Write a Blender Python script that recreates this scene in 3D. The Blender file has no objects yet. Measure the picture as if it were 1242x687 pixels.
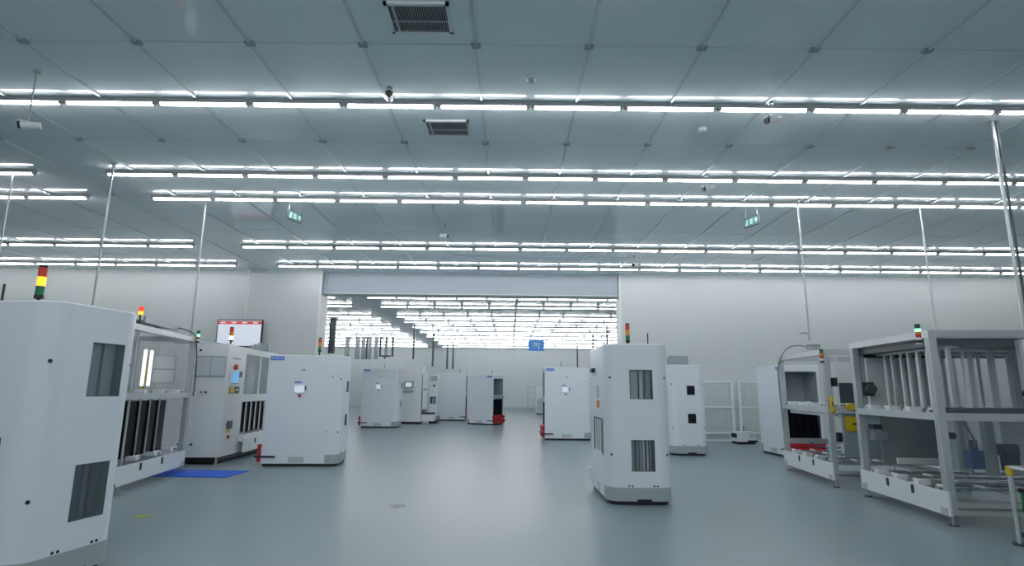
import bpy, bmesh, math, random
from mathutils import Matrix, Vector
random.seed(7)
SC = bpy.context.scene
COL = SC.collection
PI = math.pi

# ---------------------------------------------------------------- camera
W, H, F = 1242.0, 687.0, 690.0
EYE = Vector((0.0, 0.0, 1.45))
ROT = (Matrix.Rotation(-0.002, 3, 'Z') @ Matrix.Rotation(PI / 2 + math.radians(10.7), 3, 'X')
       @ Matrix.Rotation(0.0095, 3, 'Z'))
cd = bpy.data.cameras.new('camera')
cd.sensor_fit = 'HORIZONTAL'
cd.sensor_width = 36.0
cd.lens = 36.0 * F / W
cd.clip_end = 300
cam = bpy.data.objects.new('camera', cd)
cam.matrix_world = Matrix.Translation(EYE) @ ROT.to_4x4()
COL.objects.link(cam)
SC.camera = cam

# ---------------------------------------------------------------- world, exposure
wd = bpy.data.worlds.new('world')
SC.world = wd
wd.use_nodes = True
wd.node_tree.nodes['Background'].inputs[0].default_value = (0.55, 0.62, 0.66, 1)
wd.node_tree.nodes['Background'].inputs[1].default_value = 0.3
SC.view_settings.view_transform = 'Standard'
SC.view_settings.look = 'None'
SC.view_settings.gamma = 1.0
SC.view_settings.use_curve_mapping = False
SC.view_settings.exposure = 0.40
SC.cycles.use_denoising = True
SC.cycles.max_bounces = 10
SC.cycles.diffuse_bounces = 6
SC.cycles.glossy_bounces = 4
SC.cycles.transparent_max_bounces = 12
SC.cycles.sample_clamp_indirect = 4.0
SC.cycles.caustics_reflective = False
LAMP = 17.5                       # radiance of the tube diffusers


def ray(px, py):
    return ROT @ Vector(((px - W / 2) / F, (H / 2 - py) / F, -1.0))


def on_plane(px, py, z):          # where the ray meets a level plane (floor, ceiling)
    d = ray(px, py)
    return EYE + d * ((z - EYE.z) / d.z)


def at_depth(px, py, y):
    d = ray(px, py)
    return EYE + d * (y / d.y)


def project(p):
    q = ROT.transposed() @ (Vector(p) - EYE)
    return (W / 2 + F * q.x / -q.z, H / 2 - F * q.y / -q.z) if q.z < -0.05 else None


# ---------------------------------------------------------------- materials
def mat(name, col, rough=0.5, metal=0.0, emit=0.0, alpha=1.0, spec=0.5, noise=0.0, nscale=6.0,
        bump=0.0, rnoise=0.0, stretch=None, trans=0.0, ecol=None):
    m = bpy.data.materials.new(name)
    m.use_nodes = True
    nt = m.node_tree
    b = nt.nodes['Principled BSDF']
    c = (col[0], col[1], col[2], 1)
    b.inputs['Base Color'].default_value = c
    b.inputs['Roughness'].default_value = rough
    b.inputs['Metallic'].default_value = metal
    b.inputs['Specular IOR Level'].default_value = spec
    b.inputs['Alpha'].default_value = alpha
    if trans:
        b.inputs['Transmission Weight'].default_value = trans
    if emit:
        b.inputs['Emission Color'].default_value = c if ecol is None else (*ecol, 1)
        b.inputs['Emission Strength'].default_value = emit
    if noise or bump or rnoise:
        tc = nt.nodes.new('ShaderNodeTexCoord')
        mp = nt.nodes.new('ShaderNodeMapping')
        nt.links.new(tc.outputs['Object'], mp.inputs[0])
        if stretch:
            mp.inputs['Scale'].default_value = stretch
        n = nt.nodes.new('ShaderNodeTexNoise')
        n.inputs['Scale'].default_value = nscale
        n.inputs['Detail'].default_value = 4
        nt.links.new(mp.outputs[0], n.inputs['Vector'])
        if noise:
            r = nt.nodes.new('ShaderNodeMapRange')
            r.inputs['To Min'].default_value = 1 - noise
            r.inputs['To Max'].default_value = 1 + noise
            nt.links.new(n.outputs[0], r.inputs['Value'])
            mx = nt.nodes.new('ShaderNodeMix')
            mx.data_type = 'RGBA'
            mx.blend_type = 'MULTIPLY'
            mx.inputs['Factor'].default_value = 1
            mx.inputs[6].default_value = c
            nt.links.new(r.outputs[0], mx.inputs[7])
            nt.links.new(mx.outputs[2], b.inputs['Base Color'])
        if rnoise:
            r = nt.nodes.new('ShaderNodeMapRange')
            r.inputs['To Min'].default_value = rough * (1 - rnoise)
            r.inputs['To Max'].default_value = rough * (1 + rnoise)
            nt.links.new(n.outputs[0], r.inputs['Value'])
            nt.links.new(r.outputs[0], b.inputs['Roughness'])
        if bump:
            bp = nt.nodes.new('ShaderNodeBump')
            bp.inputs['Strength'].default_value = bump
            bp.inputs['Distance'].default_value = 0.01
            nt.links.new(n.outputs[0], bp.inputs['Height'])
            nt.links.new(bp.outputs[0], b.inputs['Normal'])
    return m


M = {}
M['floor'] = mat('grey_epoxy_floor', (0.22, 0.29, 0.315), 0.33, noise=0.02, nscale=0.25, spec=0.5)
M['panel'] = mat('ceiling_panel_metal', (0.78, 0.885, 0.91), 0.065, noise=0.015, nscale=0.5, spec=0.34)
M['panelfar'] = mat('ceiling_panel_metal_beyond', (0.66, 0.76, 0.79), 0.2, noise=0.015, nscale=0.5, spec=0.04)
M['backing'] = mat('ceiling_void', (0.2, 0.23, 0.24), 0.7)
M['bar'] = mat('ceiling_grid_bar', (0.55, 0.62, 0.64), 0.3, metal=0.3)
M['clip'] = mat('ceiling_joint', (0.30, 0.36, 0.38), 0.5)
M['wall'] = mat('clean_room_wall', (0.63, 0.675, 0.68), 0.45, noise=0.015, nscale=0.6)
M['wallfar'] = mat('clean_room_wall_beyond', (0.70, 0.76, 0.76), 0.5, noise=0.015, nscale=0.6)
M['seam'] = mat('wall_joint_strip', (0.75, 0.79, 0.79), 0.4)
M['header'] = mat('opening_header_blue_grey', (0.39, 0.45, 0.51), 0.4, noise=0.02, nscale=0.8)
M['white'] = mat('painted_sheet_blue_white', (0.82, 0.875, 0.93), 0.32, noise=0.012, nscale=1.2)
M['white2'] = mat('painted_sheet_white', (0.82, 0.86, 0.87), 0.35, noise=0.012, nscale=1.2)
M['skirt'] = mat('grey_bumper_skirt', (0.40, 0.46, 0.47), 0.5)
M['black'] = mat('black_plastic', (0.012, 0.014, 0.018), 0.4)
M['stack'] = mat('black_tray_stack', (0.004, 0.005, 0.009), 0.2, spec=0.15)
M['dark'] = mat('dark_grey', (0.045, 0.068, 0.085), 0.4)
M['inside'] = mat('compartment_lining', (0.36, 0.42, 0.47), 0.45)
M['darkin'] = mat('window_recess_lining', (0.10, 0.13, 0.15), 0.4)
M['alu'] = mat('aluminium_profile', (0.56, 0.60, 0.61), 0.38, metal=0.35)
M['steel'] = mat('steel', (0.50, 0.54, 0.55), 0.3, metal=0.7)
M['dsteel'] = mat('dark_steel', (0.09, 0.11, 0.12), 0.4, metal=0.3)
M['glass'] = mat('clear_guard_sheet', (0.55, 0.62, 0.64), 0.06, alpha=0.16)
M['smoke'] = mat('tinted_window', (0.24, 0.30, 0.33), 0.08, alpha=0.32)
M['reflglass'] = mat('painted_reflection_sheet', (0.62, 0.68, 0.70), 0.12, alpha=0.55)  # door glass: reflections painted in as a whitish, more opaque colour
M['glass2'] = mat('thin_clear_sheet', (0.4, 0.48, 0.5), 0.05, alpha=0.08)
M['tint'] = mat('tinted_guard_sheet', (0.16, 0.22, 0.25), 0.06, alpha=0.20)
M['dglass'] = mat('black_window', (0.01, 0.012, 0.02), 0.1)
M['red'] = mat('red_bumper', (0.55, 0.02, 0.03), 0.4)
M['redd'] = mat('red_button', (0.5, 0.02, 0.02), 0.4)
M['blue'] = mat('blue_emblem', (0.05, 0.21, 0.72), 0.4)
M['mat'] = mat('blue_floor_mat', (0.008, 0.11, 0.68), 0.6, noise=0.08, nscale=20)
M['sign'] = mat('blue_sign', (0.06, 0.33, 0.85), 0.4)
M['yellow'] = mat('yellow_plastic', (0.72, 0.52, 0.02), 0.4)
M['ymark'] = mat('yellow_floor_tape', (0.40, 0.38, 0.03), 0.6)
M['gmark'] = mat('grey_floor_scuff', (0.22, 0.26, 0.27), 0.6)
M['orange'] = mat('orange_sticker', (0.8, 0.2, 0.03), 0.5)
M['green'] = mat('green_plastic', (0.01, 0.2, 0.05), 0.5)
M['paper'] = mat('paper', (0.6, 0.64, 0.68), 0.6)
M['mark'] = mat('pale_lettering', (0.6, 0.74, 0.92), 0.5)
M['mesh'] = mat('white_wire', (0.84, 0.88, 0.88), 0.5)
M['hose'] = mat('grey_hose', (0.2, 0.23, 0.28), 0.5)
M['bhose'] = mat('blue_hose', (0.05, 0.1, 0.3), 0.5)
M['duct'] = mat('grey_duct', (0.33, 0.39, 0.40), 0.4, metal=0.2)
M['lamp'] = mat('tube_diffuser', (0.9, 0.9, 0.9), 0.4, emit=LAMP, ecol=(1.0, 0.985, 1.0))
M['housing'] = mat('lamp_housing', (0.45, 0.47, 0.48), 0.4)
M['t_red_on'] = mat('tower_red_lit', (0.6, 0.02, 0.01), 0.3, emit=0.9, ecol=(1, 0.06, 0.02))
M['t_amb_on'] = mat('tower_amber_lit', (0.7, 0.3, 0.01), 0.3, emit=1.2, ecol=(1, 0.5, 0.03))
M['t_grn_on'] = mat('tower_green_lit', (0.05, 0.6, 0.2), 0.3, emit=1.6, ecol=(0.3, 1, 0.55))
M['t_wht_on'] = mat('tower_white_lit', (0.8, 0.8, 0.7), 0.3, emit=1.2, ecol=(1, 1, 0.85))
M['t_red'] = mat('tower_red', (0.62, 0.05, 0.03), 0.3)
M['t_amb'] = mat('tower_amber', (0.75, 0.25, 0.03), 0.3)
M['t_grn'] = mat('tower_green', (0.02, 0.18, 0.08), 0.3)
M['screen'] = mat('lit_screen', (0.7, 0.75, 0.8), 0.2, emit=0.32, ecol=(0.80, 0.84, 1.0))
M['bscreen'] = mat('blue_lit_screen', (0.1, 0.3, 0.5), 0.2, emit=0.5, ecol=(0.12, 0.42, 0.8))
M['rscreen'] = mat('red_lit_banner', (0.6, 0.08, 0.08), 0.2, emit=0.22, ecol=(0.9, 0.12, 0.1))
M['glow'] = mat('work_lamp', (0.9, 0.9, 0.85), 0.3, emit=0.8, ecol=(1, 0.97, 0.94))
M['exit'] = mat('exit_sign_face', (0.12, 0.25, 0.23), 0.3, emit=0.03, ecol=(0.15, 0.6, 0.45))
M['exitm'] = mat('exit_sign_pictogram', (0.5, 0.7, 0.68), 0.3, emit=0.12, ecol=(0.6, 0.95, 0.85))


# ---------------------------------------------------------------- mesh helpers
class MB:
    def __init__(s):
        s.v, s.f = [], []

    def add(s, vs, fs):
        n = len(s.v)
        s.v += [tuple(p) for p in vs]
        s.f += [tuple(i + n for i in f) for f in fs]
        return s

    def box(s, x0, y0, z0, x1, y1, z1):
        x0, x1 = min(x0, x1), max(x0, x1)
        y0, y1 = min(y0, y1), max(y0, y1)
        z0, z1 = min(z0, z1), max(z0, z1)
        vs = [(x, y, z) for z in (z0, z1) for y in (y0, y1) for x in (x0, x1)]
        return s.add(vs, [(0, 2, 3, 1), (4, 5, 7, 6), (0, 1, 5, 4), (2, 6, 7, 3), (0, 4, 6, 2), (1, 3, 7, 5)])

    def prism(s, poly, z0, z1, cap0=True, cap1=True, skip=()):
        n = len(poly)
        vs = [(x, y, z0) for x, y in poly] + [(x, y, z1) for x, y in poly]
        fs = [(i, (i + 1) % n, n + (i + 1) % n, n + i) for i in range(n) if i not in skip]
        if cap0:
            fs.append(tuple(reversed(range(n))))
        if cap1:
            fs.append(tuple(range(n, 2 * n)))
        return s.add(vs, fs)

    def cyl(s, a, b, r, n=10, r2=None):
        a, b = Vector(a), Vector(b)
        r2 = r if r2 is None else r2
        d = (b - a).normalized()
        u = d.orthogonal().normalized()
        w = d.cross(u)
        vs = []
        for p, rr in ((a, r), (b, r2)):
            for i in range(n):
                t = 2 * PI * i / n
                vs.append(p + (u * math.cos(t) + w * math.sin(t)) * rr)
        fs = [(i, (i + 1) % n, n + (i + 1) % n, n + i) for i in range(n)]
        fs += [tuple(reversed(range(n))), tuple(range(n, 2 * n))]
        return s.add(vs, fs)

    def tube(s, pts, r, n=8):
        for a, b in zip(pts, pts[1:]):
            s.cyl(a, b, r, n)
        return s

    def sheet(s, ax, pos, u0, u1, v0, v1, holes=(), flip=False):
        """flat face at x=pos (ax='x': u=y, v=z) or y=pos (ax='y': u=x, v=z) with rectangular holes"""
        us = sorted({u0, u1, *[h[0] for h in holes], *[h[1] for h in holes]})
        vs_ = sorted({v0, v1, *[h[2] for h in holes], *[h[3] for h in holes]})
        for a, b in zip(us, us[1:]):
            for c, d in zip(vs_, vs_[1:]):
                mu, mv = (a + b) / 2, (c + d) / 2
                if any(h[0] < mu < h[1] and h[2] < mv < h[3] for h in holes):
                    continue
                q = [(a, c), (b, c), (b, d), (a, d)]
                if flip:
                    q.reverse()
                s.add([(pos, u, v) if ax == 'x' else (u, pos, v) for u, v in q], [(0, 1, 2, 3)])
        return s

    def recess(s, ax, pos, h, depth):
        u0, u1, v0, v1 = h
        P = lambda k, u, v: (k, u, v) if ax == 'x' else (u, k, v)
        a = [P(pos, u0, v0), P(pos, u1, v0), P(pos, u1, v1), P(pos, u0, v1)]
        b = [P(pos + depth, u0, v0), P(pos + depth, u1, v0), P(pos + depth, u1, v1), P(pos + depth, u0, v1)]
        return s.add(a + b, [(0, 1, 5, 4), (1, 2, 6, 5), (2, 3, 7, 6), (3, 0, 4, 7), (4, 5, 6, 7)])

    def mesh(s, name, m, smooth=False):
        me = bpy.data.meshes.new(name)
        me.from_pydata(s.v, [], s.f)
        bm = bmesh.new()
        bm.from_mesh(me)
        bmesh.ops.recalc_face_normals(bm, faces=bm.faces)
        bm.to_mesh(me)
        bm.free()
        me.materials.append(M[m])
        if smooth:
            me.shade_smooth()
            me.set_sharp_from_angle(angle=math.radians(35))
        return me

    def build(s, name, m, parent=None, smooth=False, bevel=0.0):
        o = bpy.data.objects.new(name, s.mesh(name, m, smooth))
        COL.objects.link(o)
        o.parent = parent
        if bevel:
            bv = o.modifiers.new('bevel', 'BEVEL')
            bv.width = bevel
            bv.segments = 2
            bv.limit_method = 'ANGLE'
        return o


def tag(o, label=None, cat=None, group=None, kind=None):
    if label:
        o['label'] = label
    if cat:
        o['category'] = cat
    if group:
        o['group'] = group
    if kind:
        o['kind'] = kind
    return o


def thing(name, label, cat, loc=(0, 0, 0), rz=0.0, group=None):
    o = bpy.data.objects.new(name, None)
    o.empty_display_size = 0.1
    COL.objects.link(o)
    o.location = loc
    o.rotation_euler = (0, 0, rz)
    return tag(o, label, cat, group)


def struct(name, mb, m, parent=None, label=None):
    o = mb.build(name, m, parent)
    if parent is None:
        o['kind'] = 'structure'
        if label:
            o['label'] = label
    return o


def share(name, me, parent, loc=(0, 0, 0), rot=(0, 0, 0)):
    o = bpy.data.objects.new(name, me)
    COL.objects.link(o)
    o.parent = parent
    o.location = loc
    o.rotation_euler = rot
    return o


def B(x0, y0, z0, x1, y1, z1):
    return MB().box(x0, y0, z0, x1, y1, z1)


# ================================================================ STRUCTURE
CZ = 5.10                                   # ceiling underside
WY, WT = 17.7, 0.55                         # partition wall and its thickness
OX0, OX1 = -5.93, 3.42                      # opening
FY = 50.0                                   # end wall of the hall beyond
XL, XR, YB = -18.0, 18.0, -9.0

struct('floor', B(XL - 2, YB - .2, -0.2, XR + 2, FY + .3, 0), 'floor', label='glossy grey epoxy floor')

# wall with the wide opening
struct('wall_back', MB().box(XL, WY, 0, OX0, WY + WT, CZ + .1).box(OX1, WY, 0, XR, WY + WT, CZ + .1)
       .box(-8.26, WY - .14, 0, OX0, WY + .01, CZ + .05), 'wall', label='pale partition wall with a wide opening')
t1 = struct('trim_1', B(OX0 + .12, WY + .06, 4.425, OX1 - .02, WY + WT - .05, CZ + .02), 'header', label='blue grey header panel above the opening')
B(OX0 + .01, WY + .03, 4.425, OX0 + .12, WY + WT, CZ + .02).build('end_plate', 'header', t1)
B(OX0 + .02, WY + .02, 4.40, OX1 - .01, WY + WT + .02, 4.425).build('edge_strip', 'seam', t1)
struct('trim_2', MB().box(OX0 - .05, WY - .17, 0, OX0 + .012, WY - .12, CZ - .02), 'seam', label='pale corner strip on the side of the opening by the pier')
struct('trim_3', MB().box(OX1 - .012, WY - .03, 0, OX1 + .06, WY + .02, CZ - .02), 'seam', label='pale corner strip on the far side of the opening')
struct('wall_left', B(XL - .2, YB, 0, XL, FY, CZ + .1), 'wall', label='pale side wall out of view')
struct('wall_right', B(XR, YB, 0, XR + .2, FY, CZ + .1), 'wall', label='pale side wall out of view')
struct('wall_front', B(XL, YB - .2, 0, XR, YB, CZ + .1), 'wall', label='pale wall behind the viewpoint')
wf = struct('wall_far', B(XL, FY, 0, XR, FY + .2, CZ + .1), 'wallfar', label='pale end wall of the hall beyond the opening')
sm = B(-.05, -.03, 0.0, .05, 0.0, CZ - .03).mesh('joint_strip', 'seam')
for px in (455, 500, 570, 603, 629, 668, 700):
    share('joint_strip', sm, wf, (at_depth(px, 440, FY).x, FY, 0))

# ceiling: backing slab, lay-in panels, grid bars, joints
ceil = struct('ceiling', B(XL, YB, CZ + .012, XR, WY + .02, CZ + .1), 'backing', label='ceiling of glossy grey metal panels')
PW, PL, PX, PY = 1.215, 2.45, -0.40, 5.54
pm = B(.006, .004, 0, PW - .006, PL - .004, .02).mesh('panel', 'panel')
rows = range(-1, 5)
for j in rows:
    y0 = PY + j * PL
    half = .98 * (y0 + PL) + 1.6
    for i in range(-14, 15):
        x0 = PX + i * PW
        if x0 + PW < -half or x0 > half or x0 < XL:
            continue
        a, b = random.gauss(0, .0008), random.gauss(0, .0010)
        o = share('panel', pm, ceil, (x0, y0, CZ + .002 - a * PL / 2 - b * PW / 2), (a, -b, 0))
# plain cover outside the view, far from the camera's field
MBc = MB().box(XL, YB, CZ, XR, PY - PL, CZ + .011)
o = MBc.build('panel', 'panel', ceil)
tag(o, kind='stuff')
gb = B(-.014, PY - PL, -.02, .014, WY - .01, .01).mesh('grid_bar', 'bar')
for i in range(-13, 15):
    share('grid_bar', gb, ceil, (PX + i * PW, 0, CZ))
cb = B(-15, -.005, -.001, 15, .005, .01).mesh('cross_bar', 'bar')
for j in range(0, 5):
    share('cross_bar', cb, ceil, (0, PY + j * PL, CZ))
jc = B(-.05, -.035, -.024, .05, .035, .0).mesh('joint_clip', 'clip')
for j in range(0, 3):
    for i in range(-8 - j, 9 + j):
        if abs(PX + i * PW) < 1.0 * (PY + j * PL) + 1:
            share('joint_clip', jc, ceil, (PX + i * PW, PY + j * PL, CZ - .001))
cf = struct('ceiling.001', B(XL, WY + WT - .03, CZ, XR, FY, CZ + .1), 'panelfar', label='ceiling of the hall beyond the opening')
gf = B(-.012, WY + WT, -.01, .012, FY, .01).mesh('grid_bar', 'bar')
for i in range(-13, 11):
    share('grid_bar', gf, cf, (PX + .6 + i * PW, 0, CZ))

# ================================================================ CEILING LIGHTS
ORD = ('first second third fourth fifth sixth seventh eighth ninth tenth eleventh twelfth thirteenth fourteenth '
       'fifteenth sixteenth seventeenth eighteenth nineteenth twentieth twenty-first twenty-second twenty-third '
       'twenty-fourth twenty-fifth twenty-sixth twenty-seventh twenty-eighth twenty-ninth thirtieth').split()
LP = 1.2


def lens_mesh():
    prof = [(-.025, .0), (-.025, -.016), (-.017, -.028), (0, -.033), (.017, -.028), (.025, -.016), (.025, 0)]
    b = MB()
    n = len(prof)
    x0, x1 = .058, LP - .058
    b.add([(x0, y, z) for y, z in prof] + [(x1, y, z) for y, z in prof],
          [(i, (i + 1) % n, n + (i + 1) % n, n + i) for i in range(n)] + [tuple(range(n)), tuple(range(n, 2 * n))])
    return b.mesh('diffuser', 'lamp')


LENS = lens_mesh()
HOUS = MB().box(0.002, -.032, 0, LP - .002, .032, .012).box(0.002, -.02, .012, LP - .002, .02, .062).box(.014, -.022, -.024, .056, .022, 0.0) \
    .box(LP - .056, -.022, -.024, LP - .014, .022, 0.0).mesh('housing', 'housing')


def light(x, y, label, group):
    t = thing('ceiling_light', label, 'light', (x, y, CZ - .062), 0, group)
    share('housing', HOUS, t)
    share('diffuser', LENS, t)
    return t


def light_row(y, x_first, k0, k1, gap, desc, group, vis):
    items = []
    for k in range(k0, k1):
        x = x_first + k * LP
        if gap[0] - .3 < x + LP / 2 < gap[1] + .3:
            continue
        items.append((x, vis(x + LP / 2, y)))
    n = m_ = 0
    for x, v in items:
        if v:
            lab = f'{ORD[min(n, 29)]} white tube light from the left in {desc}'
            n += 1
        else:
            lab = f'{ORD[m_]} white tube light out of sight in {desc}'
            m_ += 1
        light(x, y, lab, group)


def in_frame(x, y):
    p = project((x, y, 5.03))
    return p is not None and -30 < p[0] < W + 30 and p[1] > -5


def in_opening(x, y):
    t = (WY + .1) / y
    t2 = (WY + WT) / y
    return OX0 < x * t and x * t2 < OX1


GAP1 = (-8.17, -6.97)
NEAR = [(6.77, 'nearest ceiling row', 8), (9.27, 'second nearest ceiling row', 11), (10.53, 'third nearest ceiling row', 12),
        (14.28, 'fourth nearest ceiling row', 15), (16.60, 'ceiling row along the back wall', 18)]
for y, d, ext in NEAR:
    k0 = int(math.floor((-ext + 6.97) / LP))
    k1 = int(math.ceil((ext + 6.97) / LP))
    light_row(y, -6.97, max(k0, -9), min(k1, 20), GAP1, 'the ' + d, 'tube lights in the ' + d, in_frame)
for jj, y in enumerate((3.2, 0.8, -1.8, -4.2, -6.6)):
    for k in range(-1, 13):
        light(-6.97 + k * LP, y, f'{ORD[k + 1]} white tube light from the left in the {ORD[jj]} row out of view overhead', 'tube lights behind the viewpoint')
FARR = [22.4, 24.85, 28.4, 30.6, 33.2, 36.0, 39.0, 42.0, 45.2, 48.2]
for n, y in enumerate(FARR):
    x0, x1 = -.345 * y - .6, .197 * y + .6
    k0, k1 = int(math.floor((x0 + 5.75) / LP)), int(math.ceil((x1 + 5.75) / LP))
    light_row(y, -5.75, max(k0, -10), k1, (-6.95, -5.75), f'the {ORD[n]} row beyond the opening',
              'tube lights in the hall beyond', in_opening)


for k in range(0, 8):
    light(-5.75 + k * LP, 19.9, f'{ORD[k]} white tube light from the left in the row hidden behind the header panel', 'tube lights behind the header')


# ================================================================ TRANSPORT ROBOTS
RL, RW, RH, RB = 0.71, 0.435, 2.09, 0.215   # half length, half width, height, skirt height


def arc(cx, cy, rx, ry, a0, a1, n):
    return [(cx + rx * math.cos(a0 + (a1 - a0) * i / n), cy + ry * math.sin(a0 + (a1 - a0) * i / n)) for i in range(n + 1)]


def tower(t, x, y, z, h, order, r=.032, pole=.1):
    """signal tower as a part of thing t: pole and coloured segments"""
    p = MB().cyl((x, y, z), (x, y, z + pole), r * .45, 8).cyl((x, y, z + pole - .03), (x, y, z + pole), r * 1.1, 12)
    s = p.build('signal_tower', 'black', t, True)
    n = len(order)
    for i, m in enumerate(order):                 # bottom to top
        z0 = z + pole + h * i / n
        MB().cyl((x, y, z0), (x, y, z0 + h / n * .97), r, 14).build('lamp_segment', m, s, True)
    MB().cyl((x, y, z + pole + h), (x, y, z + pole + h + .02), r * .95, 14).build('cap', 'black', s, True)
    return s


def robot(label, loc, rz, windows='glass', side=-1, panel=True, window_side=False, tw=None, antenna=(-.5, .25), rear=True, logo=True, bumper=True, screen='screen'):
    t = thing('transport_robot', label, 'robot', loc, rz, 'tall white transport robots')
    fy = .27
    front = arc(RL - .2, -RW + .165, .2, .165, -PI / 2, 0, 6)
    rearr = [(-RL, RW), (-RL, -RW)]
    out = [(-RL, -RW)] + front + [(x, -y) for x, y in reversed(front)] + [(-RL, RW)]
    nf = len(front)
    if windows == 'glass':
        holes = [(-.11, .20, 1.35, 1.74), (-.11, .20, .42, .82)] if rz < -1 else [(-.06, .25, 1.37, 1.80), (-.06, .25, .43, .85)]
    elif windows == 'dark':
        holes = [(-.02, .17, 1.385, 1.60), (-.02, .17, .73, .95)]
    else:
        holes = []
    rh = [(-.37, .37, 1.24, 1.94), (-.37, .37, .40, 1.08)] if rear else []
    b = MB()
    up, lo = [], []
    n = len(out)
    b.prism(out, RB, RH - .012, cap0=True, cap1=False, skip=(nf, n - 1))
    # soft top edge
    inset = [(x * (1 - .016), y * (1 - .022)) for x, y in out]
    vs = [(x, y, RH - .012) for x, y in out] + [(x, y, RH) for x, y in inset]
    b.add(vs, [(i, (i + 1) % n, n + (i + 1) % n, n + i) for i in range(n)] + [tuple(range(n, 2 * n))])
    b.sheet('x', RL, -fy, fy, RB, RH - .012, holes)
    b.sheet('x', -RL, -RW, RW, RB, RH - .012, rh)
    # lower body behind the skirt
    b.box(-RL, -RW, .055, .47, RW, RB)
    b.build('body', 'white', t, smooth=True)
    sk = [(.47, -RW - .004)] + [(x + .006, y * 1.008) for x, y in front] + [(x + .006, -y * 1.008) for x, y in reversed(front)] + [(.47, RW + .004)]
    s = MB().prism(sk, .05, RB + .004)
    so = s.build('skirt', 'skirt', t, smooth=True)
    B(RL + .0, -.05, .045, RL + .012, .14, .075).build('sensor_slot', 'black', so)
    inn = [(x * .955, y * .94) for x, y in out]
    MB().prism(inn, .0, .06).build('chassis', 'black', t)
    for h in holes:
        if windows == 'glass':
            w = MB().recess('x', RL, h, -.14).build('window_recess', 'darkin', t)
            up_ = h[2] > 1
            yy = h[0] + .02
            cells = ((.0, .10, 'paper'), (.125, .17, 'white2'), (.18, .21, 'darkin'), (.215, .27, 'inside')) if up_ else \
                ((.0, .03, 'duct'), (.04, .06, 'dark'), (.065, .085, 'duct'), (.10, .135, 'duct'), (.145, .165, 'white2'), (.20, .215, 'white2'), (.235, .25, 'duct'))
            if rz > -1:
                cells = ((.0, .12, 'duct'), (.15, .26, 'duct')) if up_ else ((.0, .1, 'dark'), (.12, .16, 'darkin'), (.19, .27, 'dark'))
            for c0, c1, mm in cells:
                B(RL - .10, yy + c0, h[2] + .004, RL - .06, yy + c1, h[3] - .004).build('cell_stack', mm, w)
            MB().sheet('x', RL - .004, *h).build('pane', 'smoke', t)
        else:
            MB().recess('x', RL, h, -.03).build('window_recess', 'black', t)
            MB().sheet('x', RL - .006, *h).build('pane', 'dglass', t)
    # corner sensors on the front end, marker pairs above the skirt
    for sy in (-1, 1):
        for z in (1.635, .63):
            y = sy * (RW - .035)
            ca, sa = math.cos(.62), math.sin(.62)
            px_, py_ = RL - .2 + .2 * ca, sy * (RW - .165 + .165 * sa)
            nx, ny = ca / .2, sy * sa / .165
            ln = math.hypot(nx, ny)
            nx, ny = nx / ln, ny / ln
            MB().cyl((px_ - .01 * nx, py_ - .01 * ny, z), (px_ + .005 * nx, py_ + .005 * ny, z), .015, 10).build('corner_sensor', 'black', t)
        for dy in (-.022, .022):
            y = (-.13 if sy < 0 else .20) + dy
            MB().cyl((RL - .01, y, RB + .022), (RL + .004, y, RB + .022), .012, 8).build('marker', 'black', t)
    if rear:
        for i, h in enumerate(rh):
            c = MB().recess('x', -RL, h, .55).build('compartment', 'inside' if i == 0 else 'darkin', t)
            if i == 1:
                for k in range(4):
                    y0 = h[0] + .03 + k * .17
                    B(-RL + .05, y0, h[2] + .03, -RL + .45, y0 + .15, h[3] - .03).build('tray_stack', 'stack', c)
        sh = B(-RL - .05, -.39, 1.10, -RL + .02, .39, 1.20).build('shelf', 'alu', t)
        for k in range(5):
            y = -.32 + k * .16
            MB().cyl((-RL - .045, y, 1.205), (-RL + .3, y, 1.205), .018, 8).build('roller', 'steel', sh)
    if bumper:
        bp = MB().box(-RL - .09, -.41, .08, -RL - .0, .41, .24).box(-RL - .09, -.41, .26, -RL, .41, .40)
        r_ = bp.build('bumper', 'red', t, bevel=.012)
        for sy in (-1, 1):
            B(-RL - .12, sy * (RW + .012) - .012, .165, -RL + .26, sy * (RW + .012) + .012, .195).build('bumper_bar', 'black', r_)
    for sd in (side,):
        Y = sd * RW
        def plate(x0, x1, z0, z1, m, name, th=.006, parent=t):
            return B(x0, Y, z0, x1, Y + sd * th, z1).build(name, m, parent)
        if logo:
            lg = plate(-.675, -.425, 1.985, 2.06, 'blue', 'emblem_plate')
            for k in range(5):
                B(-.65 + k * .042, Y + sd * .006, 2.005 + .01 * (k % 2), -.62 + k * .042, Y + sd * .008, 2.035).build('lettering', 'mark', lg)
        if panel:
            sp = plate(-.20, .06, 1.36, 1.52, 'white2', 'control_panel', .012)
            B(-.18, Y + sd * .012, 1.375, .0, Y + sd * .016, 1.505).build('screen', screen, sp)
            B(.015, Y + sd * .012, 1.42, .04, Y + sd * .02, 1.5).build('key_strip', 'dsteel', sp)
            plate(-.19, -.06, 1.555, 1.58, 'blue', 'name_plate', .004)
            MB().cyl((-.075, Y, 1.315), (-.075, Y + sd * .03, 1.315), .024, 12).build('stop_button', 'redd', t)
            plate(-.09, .02, 1.79, 1.80, 'duct', 'latch', .012)
            MB().cyl((-.03, Y, 1.81), (-.03, Y + sd * .014, 1.81), .014, 10).build('lock', 'dsteel', t)
            MB().cyl((.53, Y * .985, 1.68), (.53, Y + sd * .004, 1.68), .012, 8).build('lock', 'dark', t)
            MB().cyl((.47, Y * .985, .64), (.47, Y + sd * .004, .64), .012, 8).build('lock', 'dark', t)
        gr = plate(-.20, .08, .075, .17, 'duct', 'vent_grille', .004)
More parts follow.
